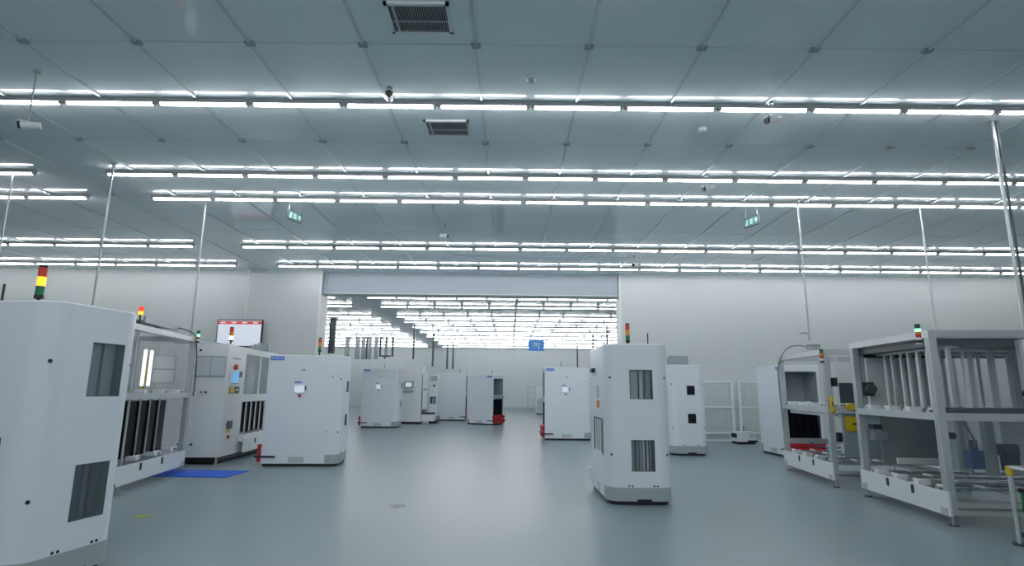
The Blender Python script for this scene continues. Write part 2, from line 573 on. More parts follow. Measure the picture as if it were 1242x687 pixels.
        for k in range(4):
            B(-.19, Y + sd * .004, .085 + k * .021, .07, Y + sd * .007, .095 + k * .021).build('slat', 'white2', gr)
        if window_side:
            h = (-.32, .42, .62, 1.06)
            w = B(h[0], Y + sd * .001, h[2], h[1], Y + sd * .004, h[3]).build('side_window', 'smoke', t)
            B(h[0] - .02, Y - .0, h[2] - .02, h[0], Y + sd * .012, h[3] + .02).build('window_edge', 'darkin', w)
            B(h[1], Y - .0, h[2] - .02, h[1] + .02, Y + sd * .012, h[3] + .02).build('window_edge', 'darkin', w)
            B(h[0], Y - .0, h[3], h[1], Y + sd * .012, h[3] + .02).build('window_edge', 'darkin', w)
            for k in range(3):
                B(h[0] + .08 + k * .2, Y + sd * .004, h[2], h[0] + .17 + k * .2, Y + sd * .006, h[3]).build('cell_stack', 'white2', w)
            plate(-.08, .16, 1.215, 1.32, 'orange', 'warning_sticker', .004)
            for k in range(5):
                plate(-.02 + .02 * (k % 2), .08, 1.36 + k * .035, 1.383 + k * .035, 'dsteel', 'lettering', .003)
            plate(-.40, -.2, 1.73, 1.79, 'black', 'scanner', .05)
            plate(-.74, -.60, .12, .30, 'white2', 'charge_contact_box', .05)
    if tw:
        tower(t, tw[0], tw[1], RH, .24, tw[2], pole=.12)
    if antenna:
        MB().cyl((antenna[0], antenna[1], RH), (antenna[0], antenna[1], RH + .2), .009, 6).build('antenna', 'black', t)
    return t


TOW = ['t_grn', 't_amb', 't_red']
robot('large white transport robot in the left foreground with tall tinted windows', (-4.04, 4.78, 0), math.radians(-10), 'glass', -1, panel=False, window_side=True,
      tw=(0.02, .02, ['t_grn', 't_amb_on', 't_red']), antenna=(-.2, -.1), rear=False, bumper=False, logo=False)
robot('white transport robot standing alone on the open floor, windowed end towards the viewer', (1.72, 8.48, 0), math.radians(-90), 'glass', -1, panel=False, window_side=True,
      tw=(-.15, .06, ['t_grn', 't_amb', 't_red']), antenna=(.2, .28), rear=False, bumper=False, logo=False)
robot('white transport robot side-on beside the blue mat with blue emblem and small screen', (-3.99, 11.62, 0), math.radians(3), 'dark', -1,
      tw=(.12, .0, ['t_grn', 't_amb', 't_red']), antenna=None)
robot('white transport robot with two small black windows in its end, near the wire fence', (4.20, 14.37, 0), math.radians(-90), 'dark', -1, panel=False, antenna=(-.1, -.22), rear=False, logo=False, bumper=False)
rb_ = robot('white transport robot with red rear bumper standing at the right side of the opening', (1.76, 17.95, 0), math.radians(1), 'dark', -1, antenna=(-.15, .1))
rb_.scale.z = 1.03
rb_ = robot('white transport robot side-on beyond the opening at left, beside the grey process machine', (-4.98, 22.75, 0), math.radians(0), 'dark', -1, antenna=(.0, .1))
rb_.scale.z = 1.07
robot('white transport robot in the hall beyond turned to show its open red-bumpered rear', (-1.10, 25.35, 0), math.radians(180 - 32), 'dark', 1, panel=False, antenna=(-.45, .1))
rb_ = robot('plain white transport robot standing behind, between the process machine and the open-backed robot', (-2.82, 28.2, 0), math.radians(180), 'dark', 1, panel=False, logo=False, antenna=(-.4, .2))
rb_.scale.z = 1.07
robot('white transport robot docked behind the aluminium frame with the red bumper showing inside', (6.70, 14.02, 0), math.radians(92), 'dark', 1, panel=False, logo=True, antenna=None)


# ================================================================ LOADING RACKS
def post(b, x, y, s, z0, z1):
    """slotted aluminium profile"""
    b.box(x, y, z0, x + s, y + s, z1)


def rack(label, loc, rz, w, d, h, mir=1, skirt_side=True, profile=.085, levels=(1.24, .36), tw=None):
    """aluminium frame; origin at the corner nearest the viewer; mir=1 extends to +x, -1 to -x; aisle side at x=0"""
    t = thing('loading_rack', label, 'rack', loc, rz, 'aluminium loading racks')
    s = profile
    X = lambda v: mir * v

    def bx(x0, y0, z0, x1, y1, z1, name, m, parent=t, **k):
        return B(X(x0), y0, z0, X(x1), y1, z1).build(name, m, parent, **k)
    for x in (0, w - s):
        for y in (0, d - s):
            p = bx(x, y, .12, x + s, y + s, h - s, 'post', 'alu')
            for g in (.3, .62):
                bx(x - .0015, y + s * g, .36, x + .001, y + s * (g + .1), h - s, 'slot', 'duct', p)
            f = MB().cyl((X(x + s / 2), y + s / 2, 0.012), (X(x + s / 2), y + s / 2, .12), .013, 8)
            f.build('levelling_foot', 'steel', t)
            MB().cyl((X(x + s / 2), y + s / 2, 0), (X(x + s / 2), y + s / 2, .014), .05, 14).build('foot_plate', 'dsteel', t)
    for z in (h - s, levels[0] - s, levels[1] - s * 2.2, .12):
        for y in (0, d - s):
            bx(s, y, z, w - s, y + s, z + s, 'cross_beam', 'alu')
        for x in (0, w - s):
            if z > .3 or x > 0:
                bx(x, s, z, x + s, d - s, z + s, 'side_beam', 'alu')
    for x in (0, w - s):
        for y in (0, d - s):
            bx(x, y, h - s, x + s, y + s, h, 'corner_block', 'alu')
    if skirt_side:
        k = bx(-.012, -.012, .11, .012, d + .012, .37, 'skirt_panel', 'white2')
        for y in (d * .33, d * .62):
            bx(-.02, y, .25, -.012, y + .05, .35, 'cable_slot', 'black', k)
        for y in (.02, d - .14):
            bx(-.018, y, .11, -.012, y + .12, .19, 'corner_plate', 'alu', k)
    for lz in levels:
        for y in [s + .12 + i * (d - 2 * s - .3) / 3 for i in range(4)]:
            c = bx(.03, y, lz, w - s, y + .07, lz + .03, 'conveyor_rail', 'steel')
            for q in range(6):
                xx = .1 + q * (w - .3) / 5
                MB().cyl((X(xx), y - .06, lz + .035), (X(xx), y + .13, lz + .035), .018, 8).build('roller', 'white2', c)
        for y in (d * .28, d * .52, d * .76):
            bx(.0, y, lz + .0, .14, y + .10, lz + .055, 'guide_block', 'white2')
    if tw:
        x, y, z0, seq = tw
        MB().cyl((X(x), y, z0), (X(x), y, z0 + .02), .03, 10).build('bracket', 'alu', t)
        tower(t, X(x), y, z0, .17, seq, r=.03, pole=.05)
    return t


def hose(t, pts, r, m, name='cable', n=6):
    return MB().tube(pts, r, n).build(name, m, t, True)


def curve(p0, p1, p2, n=10):
    p0, p1, p2 = map(Vector, (p0, p1, p2))
    return [p0 * (1 - u) ** 2 + p1 * 2 * u * (1 - u) + p2 * u * u for u in [i / n for i in range(n + 1)]]


# -- nearest rack on the right
R2 = rack('aluminium loading rack at the right edge full of upright white guide bars', (4.95, 6.72, 0), math.radians(-5.5), 2.3, 1.92, 2.2,
          tw=(-.11, .0, 2.03, ['seam', 't_red', 't_amb', 't_grn_on', 't_grn']))
gbm = B(-.013, -.014, 1.28, .013, .014, 2.0).mesh('guide_bar', 'white2')
gbm2 = B(-.02, -.02, 1.28, .02, .02, 2.0).mesh('guide_bar', 'alu')
for i, y in enumerate((.14, .24, .34, .42, .55, .62, .72, .85, .95, 1.0, 1.12, 1.2, 1.32, 1.42, 1.52, 1.6)):
    share('guide_bar', gbm if i % 3 else gbm2, R2, (.28 + .05 * (i % 2), y, 0))
for i, x in enumerate((.62, .78, .95, 1.0, 1.17, 1.32, 1.38, 1.55, 1.7, 1.75, 1.92)):
    share('guide_bar', gbm2 if i % 3 else gbm, R2, (x, .42 + .12 * (i % 2), 0))
for i, x in enumerate((.7, .86, 1.1, 1.26, 1.46, 1.63, 1.84)):
    share('guide_bar', gbm, R2, (x, 1.42, 0))
B(.24, .1, 1.99, .38, 1.66, 2.02).build('guide_bar_carrier', 'steel', R2)
B(.5, .38, 1.99, 2.0, .58, 2.02).build('guide_bar_carrier', 'steel', R2)
B(.5, 1.38, 1.99, 2.0, 1.46, 2.02).build('guide_bar_carrier', 'steel', R2)
B(.085, 1.88, 1.98, 2.2, 1.9, 2.115).build('back_panel', 'dark', R2)
B(.3, 1.865, .45, 1.2, 1.885, 1.15).build('back_panel', 'duct', R2)
B(.1, 1.85, 1.28, .16, 1.9, 2.1).build('back_upright', 'alu', R2)
B(.09, 1.80, 1.42, .24, 1.88, 1.62).build('motor', 'dark', R2)
MB().cyl((.17, 1.72, 1.52), (.17, 1.80, 1.52), .07, 14).build('motor_flange', 'dsteel', R2)
B(.12, 1.7, .8, .3, 1.84, .92).build('valve_block', 'steel', R2)
B(.12, 1.7, .95, .24, 1.84, 1.02).build('valve_block', 'dark', R2)
B(.30, 1.5, .50, 1.0, 1.54, .58).build('light_strip', 'white2', R2)
hk = MB().cyl((.66, .86, .93), (.66, .90, .93), .045, 16).build('door_knob', 'black', R2, True)
B(.56, .9, .50, .86, .915, 1.14).build('guard_sheet', 'glass', R2)
B(.84, .88, .45, .87, .93, 1.15).build('door_edge', 'alu', R2)
B(.9, .62, .48, 1.0, .72, 1.15).build('column', 'alu', R2)
B(.66, .55, .56, .80, .7, .78).build('motor', 'bhose', R2)
MB().cyl((.73, .62, .78), (.73, .62, .9), .045, 12).build('motor_cap', 'dark', R2, True)
B(1.02, .5, .55, 1.16, .62, .8).build('motor', 'black', R2)
B(1.0, .54, .72, 1.2, .66, .86).build('gear_box', 'dark', R2)
B(1.14, .7, .5, 1.44, .72, 1.15).build('door_panel', 'white2', R2)
B(1.44, .74, .42, 2.2, .76, 1.15).build('inner_panel', 'mark' if False else 'bhose', R2)
for k in range(3):
    B(1.52 + k * .2, .725, .62 + .12 * (k % 2), 1.6 + k * .2, .74, .72 + .12 * (k % 2)).build('terminal_box', 'inside', R2)
B(.085, .03, 1.25, 1.0, .036, 2.11).build('guard_sheet', 'glass2', R2)
B(.2, 1.87, 1.26, 1.3, 1.885, 1.98).build('back_panel', 'white2', R2)
B(.085, .03, .30, 1.9, .036, 1.15).build('guard_sheet', 'tint', R2)
B(.085, .09, 2.02, 2.2, 1.83, 2.11).build('roof_panel', 'dark', R2)
hose(R2, curve((.55, .5, 1.15), (.7, .45, .9), (.72, .6, .8)), .012, 'duct')
hd = hose(R2, [(1.0, -.02, 1.22), (1.0, -.05, 1.34), (.94, -.05, 1.42), (.91, -.05, 1.46), (.93, -.05, 1.50), (.97, -.05, 1.52)], .014, 'black', 'pull_handle')
B(.1, .09, 1.245, 1.2, .2, 1.30).build('slide_rail', 'dark', R2)
op = B(1.0, -.03, 1.40, 1.75, .085, 2.09).build('operator_box', 'white2', R2)
MB().cyl((1.09, -.03, 1.92), (1.09, -.065, 1.92), .05, 18).build('stop_button', 'redd', op, True)
B(1.03, -.034, 2.02, 1.12, -.03, 2.05).build('name_tag', 'black', op)
fr = B(1.05, -.034, 1.58, 1.5, -.03, 1.82).build('document_frame', 'black', op)
B(1.06, -.037, 1.59, 1.49, -.034, 1.81).build('document', 'paper', fr)
for lz in (.36,):
    for x in (.25, .7, 1.15, 1.6, 2.0):
        B(x, .09, lz - .02, x + .06, 1.83, lz + .0).build('lower_rail', 'alu', R2)
for z in (.20, .24):
    B(.085, .012, z, 2.2, .03, z + .03).build('front_skirt_bar', 'steel', R2)

# -- rack beside it with the docked robot behind
R1 = rack('aluminium loading rack with yellow door switches, robot docked at its back', (5.10, 9.32, 0), math.radians(-6), 2.0, 2.08, 2.16,
          tw=(-.02, .0, 1.92, ['seam', 't_red', 't_amb', 't_grn']))
B(.095, 0.06, 1.22, .13, .09, 2.05).build('door_edge', 'alu', R1)
B(.20, .06, .55, .23, .09, 2.05).build('door_edge', 'white2', R1)
B(.23, .07, 1.26, .9, .08, 2.05).build('guard_sheet', 'glass', R1)
B(.23, .06, 1.30, .6, .07, 1.62).build('dark_panel', 'dark', R1)
B(.23, .07, .45, .9, .08, 1.14).build('lower_panel', 'inside', R1)
B(.115, -.03, 1.56, .175, .06, 1.70).build('door_catch', 'black', R1)
B(.115, -.03, .70, .175, .06, .84).build('door_catch', 'black', R1)
sw = B(.035, -.05, 1.16, .085, -.0, 1.40).build('door_switch', 'yellow', R1, bevel=.008)
B(.05, -.055, 1.24, .07, -.05, 1.32).build('switch_key', 'green', sw)
B(.075, -.04, 1.145, .10, -.01, 1.18).build('switch_lamp', 'orange', sw)
s2 = MB().cyl((.36, -.04, 1.24), (.36, .03, 1.24), .055, 16)
s2.box(.28, -.03, 1.21, .36, .03, 1.28)
s2 = s2.build('door_switch', 'yellow', R1, True)
B(.40, -.05, 1.18, .46, .03, 1.30).build('switch_body', 'black', s2)
yp = B(.27, .045, .86, .46, .06, 1.09).build('warning_plate', 'yellow', R1)
B(.38, .035, .96, .44, .045, .99).build('symbol', 'black', yp)
for k in range(4):
    B(.20 + .02 * (k % 2), .055, .66 + .055 * k, .26, .06, .69 + .055 * k).build('lettering', 'paper', R1)
B(.1, .3, 1.08, .9, 1.9, 1.14).build('tray_bed', 'white2', R1)
B(.1, 2.0, .5, 1.9, 2.02, .6).build('back_rail', 'alu', R1)
# service hub on its roof
hub = MB().box(.28, 1.25, 2.30, .50, 1.35, 2.34).box(.37, 1.28, 2.16, .39, 1.30, 2.30)
for k in range(5):
    hub.cyl((.29 + k * .05, 1.3, 2.24), (.29 + k * .05, 1.3, 2.31), .014, 6)
hb = hub.build('service_manifold', 'duct', R1)
hose(R1, curve((.26, 1.3, 2.3), (-.06, 1.6, 2.45), (-.05, 1.95, 1.9)) + curve((-.05, 1.95, 1.9), (-.04, 2.0, 1.2), (.03, 2.03, .5), 8)[1:], .011, 'hose', 'air_hose')
hose(R1, curve((.4, 1.9, .55), (.6, 1.7, .4), (.7, 1.3, .5)), .012, 'bhose')

# -- rack on the left behind the foreground robot
RLk = rack('aluminium loading rack on the left, half hidden behind the foreground robot', (-5.30, 7.90, 0), math.radians(9), 1.9, 2.5, 2.34, mir=-1, levels=(1.36, .40),
           tw=(-.03, 2.45, 2.22, ['seam', 't_red', 't_grn_on', 't_grn']))
B(-1.85, 2.36, 1.40, -.1, 2.38, 2.24).build('guard_sheet', 'glass', RLk)
B(-.9, 1.2, 1.40, -.86, 2.3, 2.24).build('inner_sheet', 'inside', RLk)
for y in (1.93, 2.16):
    B(-.62, y, 1.46, -.58, y + .085, 2.08).build('work_lamp', 'glow', RLk, bevel=.03)
B(-.64, 2.02, 1.42, -.60, 2.09, 1.95).build('lamp_carrier', 'ymark', RLk)
for i in range(5):
    y = .25 + i * .33
    B(-.52, y, .44, -.14, y + .29, 1.24).build('tray_stack', 'stack', RLk)
for y in (.56, .9, 1.22, 1.55):
    MB().cyl((-.12, y, .44), (-.12, y, 1.27), .014, 10).build('guide_rod', 'steel', RLk)
B(-.6, 2.0, .42, -.58, 2.38, 1.26).build('end_sheet', 'white2', RLk)
df = B(-.62, 2.352, 1.52, -.25, 2.36, 2.0).build('document_frame', 'duct', RLk)
for z in (1.53, 1.77):
    B(-.61, 2.348, z, -.26, 2.352, z + .22).build('document', 'paper', df)
# cable tray over the rack
tray = MB().box(-.75, 1.2, 2.48, -.35, 2.5, 2.5).box(-.77, 1.2, 2.46, -.74, 2.5, 2.56).box(-.36, 1.2, 2.46, -.33, 2.5, 2.56)
tr = tray.build('cable_tray', 'duct', RLk)
for y in (1.4, 2.1):
    B(-.58, y, 2.34, -.5, y + .06, 2.48).build('tray_support', 'alu', tr)
hose(RLk, curve((-.5, 2.4, 2.52), (-.2, 2.6, 2.52), (.02, 2.4, 2.36)), .012, 'dsteel')
hose(RLk, curve((.0, 2.45, 2.30), (.06, 2.5, 1.9), (.03, 2.52, 1.3)), .012, 'dsteel')
hose(RLk, curve((.05, 2.4, .02), (.15, 2.3, .01), (.3, 2.42, .015)), .008, 'duct')

# -- big enclosed machine by the blue mat
BLm = thing('process_machine', 'white enclosed process machine with framed documents, standing behind the blue mat', 'machine', (-5.55, 11.30, 0), math.radians(4.5), 'process machines')
b = MB()
# left (front) wall and aisle wall with openings ; local x to -1.3, y to 3.0
ho = [(.95, 2.75, 1.32, 2.16), (.95, 2.75, .50, 1.16)]
b.sheet('x', 0, 0, 3.0, .14, 2.29, ho)
b.sheet('y', 0, -1.3, 0, .14, 2.29)
b.sheet('x', -1.3, 0, 3.0, .14, 2.29)
b.sheet('y', 3.0, -1.3, 0, .14, 2.29)
b.add([(-1.3, 0, 2.29), (0, 0, 2.29), (0, 3, 2.29), (-1.3, 3, 2.29)], [(0, 1, 2, 3)])
b.add([(-1.3, 0, .14), (0, 0, .14), (0, 3, .14), (-1.3, 3, .14)], [(0, 1, 2, 3)])
b.build('enclosure', 'white2', BLm)
u = MB().recess('x', 0, ho[0], -.5).build('upper_bay', 'inside', BLm)
l = MB().recess('x', 0, ho[1], -.6).build('lower_bay', 'darkin', BLm)
gd = MB().sheet('x', -.01, *ho[0]).build('sliding_door', 'reflglass', BLm)
B(-.02, 1.8, 1.32, .012, 1.84, 2.16).build('door_frame', 'white2', BLm)
B(-.02, 2.4, 1.32, .02, 2.43, 2.16).build('door_frame', 'white2', BLm)
B(.0, 2.56, 1.5, .03, 2.6, 1.66).build('door_handle', 'dsteel', BLm)
B(-.3, 1.95, 1.35, -.28, 2.3, 2.05).build('inner_sheet', 'white2', u)
for i in range(6):
    y = 1.0 + i * .29
    B(-.42, y, .53, -.06, y + .23, 1.13).build('tray_stack', 'stack', l)
    MB().cyl((-.03, y + .26, .53), (-.03, y + .26, 1.15), .016, 8).build('guide_rod', 'white2', l)
cv = B(-.02, .9, .36, .10, 2.9, .50).build('roller_shelf', 'white2', BLm)
B(.1, .9, .14, .13, 2.95, .40).build('shelf_skirt', 'white2', BLm)
for i in range(5):
    MB().cyl((.0, 1.0 + i * .4, .52), (.1, 1.0 + i * .4, .52), .03, 10).build('roller', 'steel', cv)
for y in (1.5, 2.2):
    B(.13, y, .28, .14, y + .05, .38).build('cable_slot', 'black', cv)
for x, y in ((-.06, .06), (-1.22, .06), (-.06, 2.92), (-1.22, 2.92)):
    MB().cyl((x, y, 0), (x, y, .14), .025, 10).cyl((x, y, 0), (x, y, .015), .05, 12).build('levelling_foot', 'steel', BLm)
B(-1.24, .12, .03, -.1, 2.9, .14).build('plinth', 'black', BLm)
df = B(-.60, -.012, 1.66, -.03, 0, 2.06).build('document_frame', 'duct', BLm)
for x in (-.585, -.305):
    B(x, -.015, 1.68, x + .265, -.012, 2.04).build('document', 'paper', df)
for x, z, m in ((-.72, 2.17, 'black'), (-.53, 2.17, 'black'), (-.44, 1.36, 'duct'), (-.35, 1.36, 'dsteel'), (-.75, .38, 'dark'), (-.52, .38, 'dark')):
    MB().cyl((x, -.02, z), (x, .0, z), .022, 10).build('bolt', m, BLm)
MB().cyl((0, .38, 1.86), (.05, .38, 1.86), .055, 14).build('stop_button', 'redd', BLm, True)
B(0, .25, 2.02, .006, .62, 2.05).build('lettering', 'duct', BLm)
hm = B(0, .22, 1.54, .03, .62, 1.78).build('control_panel', 'white2', BLm)
B(.03, .24, 1.55, .035, .53, 1.77).build('screen', 'bscreen', hm)
B(.03, .57, 1.66, .036, .72, 1.78).build('key_strip', 'dsteel', hm)
wl = B(0, .20, 1.34, .008, .70, 1.47).build('warning_plate', 'black', BLm)
B(.008, .22, 1.35, .011, .44, 1.46).build('symbol', 'yellow', wl)
B(.008, .5, 1.39, .011, .67, 1.43).build('lettering', 'paper', wl)
so = B(0, .25, .66, .03, .46, .80).build('power_socket', 'dsteel', BLm)
B(0, .24, .58, .006, .42, .63).build('caution_label', 'yellow', BLm)
B(0, .32, .46, .02, .40, .53).build('isolator', 'redd', BLm)
B(-.3, .3, 2.29, -.1, .5, 2.33).build('roof_plate', 'white2', BLm)
tower(BLm, -.12, .35, 2.29, .24, ['t_wht_on', 't_amb', 't_red'], r=.04, pole=.12)
hoseb = MB()
for k in range(5):
    hoseb.box(-.3 + k * .09, 1.9, 2.29, -.24 + k * .09, 1.96, 2.42 + .03 * (k % 3))
hoseb.build('roof_connectors', 'duct', BLm)
ro = MB().cyl((-.95, .1, 2.3), (-.95, 2.0, 2.3), .16, 16)
ro.build('roof_duct', 'inside', BLm, True)

# -- another rack, only its signal tower and beam rise above the foreground robot
bt = thing('signal_tower_post', 'thin post with red and amber signal lamps above the foreground robot', 'signal tower', at_depth(168, 400, 8.4) * 1.0, 0)
bt.location.z = 0
MB().cyl((0, 0, 0), (0, 0, 2.34), .018, 8).cyl((0, 0, 0), (0, 0, .012), .07, 14).build('post', 'alu', bt)
zz = at_depth(168, 382, 8.4).z
MB().cyl((0, 0, 2.34), (0, 0, zz), .012, 8).build('stem', 'black', bt)
MB().cyl((0, 0, zz), (0, 0, zz + .05), .034, 12).build('lamp_segment', 't_amb_on', bt, True)
MB().cyl((0, 0, zz + .05), (0, 0, zz + .12), .034, 12).build('lamp_segment', 't_red_on', bt, True)

# ================================================================ FLOOR THINGS
mb_ = MB().prism([(-6.55, 9.86), (-4.64, 9.76), (-4.60, 10.52), (-6.55, 10.62)], 0, .012)
tag(mb_.build('floor_mat', 'mat'), 'bright blue rubber mat on the floor before the process machine', 'mat')


def blob(cx, cy, rx, ry, seed, n=16):
    r = random.Random(seed)
    return [(cx + rx * math.cos(2 * PI * i / n) * r.uniform(.75, 1.1), cy + ry * math.sin(2 * PI * i / n) * r.uniform(.75, 1.1)) for i in range(n)]


tag(MB().prism(blob(-4.16, 6.87, .11, .07, 1), 0, .002).build('floor_sticker', 'ymark'), 'small yellow mark stuck to the floor beside the foreground robot', 'floor mark')
tag(MB().prism(blob(-1.40, 7.60, .10, .13, 2), 0, .002).build('floor_sticker', 'gmark'), 'small grey scuff mark on the open floor in the middle', 'floor mark')

# low trolley at the right edge
tl = thing('tool_trolley', 'metal trolley with yellow corner cap and green bin cut by the right edge', 'trolley', (5.03, 5.95, 0), math.radians(-4))
for x, y in ((0, 0), (.75, 0), (0, -.5), (.75, -.5)):
    MB().cyl((x, y, .02), (x, y, .72), .022, 12).build('upright', 'alu', tl, True)
    MB().cyl((x, y, 0), (x, y, .02), .06, 14).build('foot', 'dsteel', tl)
for y in (0, -.5):
    MB().cyl((0, y, .735), (.75, y, .735), .018, 10).build('rail', 'alu', tl, True)
MB().cyl((0, -.0, .66), (0, -.0, .745), .032, 14).build('corner_cap', 'yellow', tl, True)
MB().cyl((0, .0, .735), (0, -.5, .735), .018, 10).build('rail', 'alu', tl, True)
gb_ = B(.05, -.47, .12, .7, -.03, .50).build('bin', 'green', tl)
B(.04, -.48, .50, .71, -.02, .54).build('bin_rim', 'black', gb_)
B(.02, -.5, .08, .73, 0, .12).build('shelf', 'dsteel', tl)

# wire fence and low robot by the back wall
fn = thing('wire_fence', 'white framed wire mesh fence standing in front of the right back wall', 'fence', (4.95, 17.52, 0))
for x in (0.0, 1.78, 2.0, 3.9):
    B(x - .03, -.025, 0, x + .03, .025, 1.79).build('post', 'mesh', fn)
    B(x - .06, -.06, 0, x + .06, .06, .012).build('foot_plate', 'mesh', fn)
for a, c in ((.03, 1.75), (2.03, 3.87)):
    for z in (.02, .24, 1.0, 1.75):
        B(a, -.018, z, c, .018, z + .045).build('rail', 'mesh', fn)
    w = MB()
    for k in range(30):
        z = .29 + k * .05
        if abs(z - 1.02) > .05:
            w.box(a, -.004, z, c, .004, z + .008)
    for k in range(int((c - a) / .1)):
        w.box(a + k * .1, -.004, .06, a + k * .1 + .006, .004, 1.75)
    tag(w.build('wire_mesh', 'mesh', fn), kind='stuff')

lr = thing('low_robot', 'low white floor robot with a short antenna in front of the wire fence', 'robot', (6.78, 16.95, 0), math.radians(10))
pr = [(-.30, -.2), (.22, -.2), (.30, -.12), (.30, .12), (.22, .2), (-.30, .2)]
MB().prism(pr, .07, .34).build('body', 'white2', lr)
MB().prism([(x * .93, y * .9) for x, y in pr], 0, .07).build('chassis', 'black', lr)
B(-.33, -.12, .18, -.30, .12, .30).build('bumper_pad', 'black', lr)
MB().prism([(-.02, -.215), (.24, -.215), (.3, -.2), (-.02, -.2)], .05, .11).build('skid', 'black', lr)
B(.06, -.206, .18, .24, -.2, .3).build('panel', 'paper', lr)
MB().cyl((-.0, 0, .34), (0, 0, .50), .012, 8).build('antenna', 'black', lr)

# pale board on the wall behind the small-windowed robot
a, c = at_depth(811, 443, WY), at_depth(834, 432, WY)
wb = tag(B(a.x, WY - .04, a.z, c.x, WY, c.z).build('wall_board', 'duct'), 'small grey green board mounted on the back wall above a robot', 'board')
for k in range(3):
    B(a.x + .06 + k * .19, WY - .045, a.z + .06, a.x + .16 + k * .19, WY - .04, c.z - .05).build('notice', 'inside', wb)

# hanging display
MX0, MX1 = at_depth(263, 400, 17.35).x, at_depth(318, 400, 17.35).x
MZ1, MZ0 = at_depth(290, 388, 17.35).z, at_depth(290, 421, 17.35).z
mn = thing('display_screen', 'large wide display with a red banner hanging before the left back wall', 'display', ((MX0 + MX1) / 2, 17.35, MZ0))
hw, hh = (MX1 - MX0) / 2, MZ1 - MZ0
B(-hw, 0, 0, hw, .06, hh).build('casing', 'black', mn)
sc = B(-hw + .03, -.006, .03, hw - .03, 0, hh - .03).build('screen', 'screen', mn)
B(-hw + .03, -.009, hh - .14, hw - .03, -.006, hh - .05).build('banner', 'rscreen', sc)
for k in range(4):
    B(-hw + .1 + k * .33, -.011, hh - .11, -hw + .25 + k * .33, -.009, hh - .08).build('lettering', 'screen', sc)
MB().cyl((.12, .05, hh), (.12, .05, CZ - MZ0), .03, 12).build('drop_tube', 'seam', mn, True)
B(0, .06, hh * .4, .24, .09, hh + .02).build('mount', 'steel', mn)
MB().cyl((.12, .05, CZ - MZ0 - .02), (.12, .05, CZ - MZ0), .08, 16).build('ceiling_rose', 'seam', mn)


# ================================================================ DROP POLES
def pole(px, py, zb, label, r=.022, m='steel', name='service_pole', rose=True, name2='pole', z_px=None, cat='pole', group='service poles'):
    p = on_plane(px, py, CZ)
    if z_px:
        zb = at_depth(*z_px, p.y).z
    t = thing(name, label, cat, (p.x, p.y, zb), 0, group)
    MB().cyl((0, 0, 0), (0, 0, CZ - zb), r, 10).build(name2, m, t, True)
    if rose:
        MB().cyl((0, 0, CZ - zb - .025), (0, 0, CZ - zb), r * 2.2, 12).build('ceiling_rose', m, t, True)
        MB().cyl((0, 0, 0), (0, 0, .04), r * 1.5, 12).build('end_socket', m, t, True)
    return t


pole(138, 199, 2.36, 'slim steel service pole running from the ceiling down behind the foreground robot', r=.017)
pole(250, 246, 2.36, 'slim steel service pole dropping to the corner of the left rack', r=.017)
pole(17, 207, 2.3, 'slim steel service pole near the left edge behind the light row', r=.014)
p1 = pole(967, 243, 2.40, 'slim steel service pole dropping to the manifold on the rack with yellow switches', r=.016)
MB().box(-.18, -.012, .12, .01, .012, .145).build('side_arm', 'steel', p1)
pole(1115, 246, 2.22, 'slim steel service pole dropping behind the right edge rack', r=.017)
p3 = pole(1203, 146, 2.21, 'thick double steel service pole at the right edge', r=.022)
MB().cyl((.075, .02, 0), (.075, .02, CZ - 2.21), .016, 8).build('second_tube', 'dsteel', p3, True)

for n_, (x, yt, yb, r, m, w) in enumerate((
        (404.5, 387, 429, .17, 'dsteel', 'thick dark pillar-like pole left of the hanging ducts beyond the opening'),
        (503, 390, 436, .05, 'dsteel', 'black pole hanging over the process machine beyond the opening'),
        (526, 405, 445, .06, 'dsteel', 'black pole hanging above the plain white robot beyond the opening'),
        (543, 417, 448, .07, 'dsteel', 'left one of the two black poles beside the white drop tubes'),
        (550, 417, 448, .07, 'dsteel', 'right one of the two black poles beside the white drop tubes'),
        (539, 418, 445, .06, 'seam', 'white drop tube left of the two black poles'),
        (553.5, 418, 447, .06, 'seam', 'white drop tube right of the two black poles'),
        (700, 415, 446, .05, 'dsteel', 'black pole hanging above the robot at the right of the opening'),
        (719, 405, 430, .05, 'dsteel', 'black pole hanging near the right of the opening above a camera'),
        (736, 398, 424, .05, 'dsteel', 'black pole hanging nearest to the right edge of the opening'),
        (422, 408, 436, .15, 'duct', 'leftmost grey duct hanging beyond the opening'),
        (434.5, 408, 436, .16, 'duct', 'second grey duct from the left hanging beyond the opening'),
        (441.6, 408, 436, .13, 'duct', 'third grey duct from the left hanging beyond the opening'),
        (449, 408, 436, .14, 'duct', 'fourth grey duct from the left hanging beyond the opening'),
        (457, 408, 436, .14, 'duct', 'fifth grey duct from the left hanging beyond the opening'),
        (469, 410, 434, .10, 'duct', 'rightmost pale grey duct hanging beyond the opening'),
        (445.3, 411, 436, .06, 'dsteel', 'dark pole between two grey ducts beyond the opening'),
        (462, 409, 433, .07, 'dsteel', 'dark pole carrying a cross bracket beyond the opening'),
        (477, 409, 433, .07, 'dsteel', 'dark pole right of the cross bracket beyond the opening'))):
    q = pole(x, yt, 0, w, r, m, 'hanging_duct' if m == 'duct' else 'hanging_pole', False, 'shaft', z_px=(x, yb),
             cat='duct' if m == 'duct' else 'pole', group='ducts and poles beyond the opening')
    if x == 462:
        MB().box(-.06, -.06, .0, .75, .06, .1).box(.28, -.06, -.15, .38, .06, .05).build('cross_bracket', 'dsteel', q)

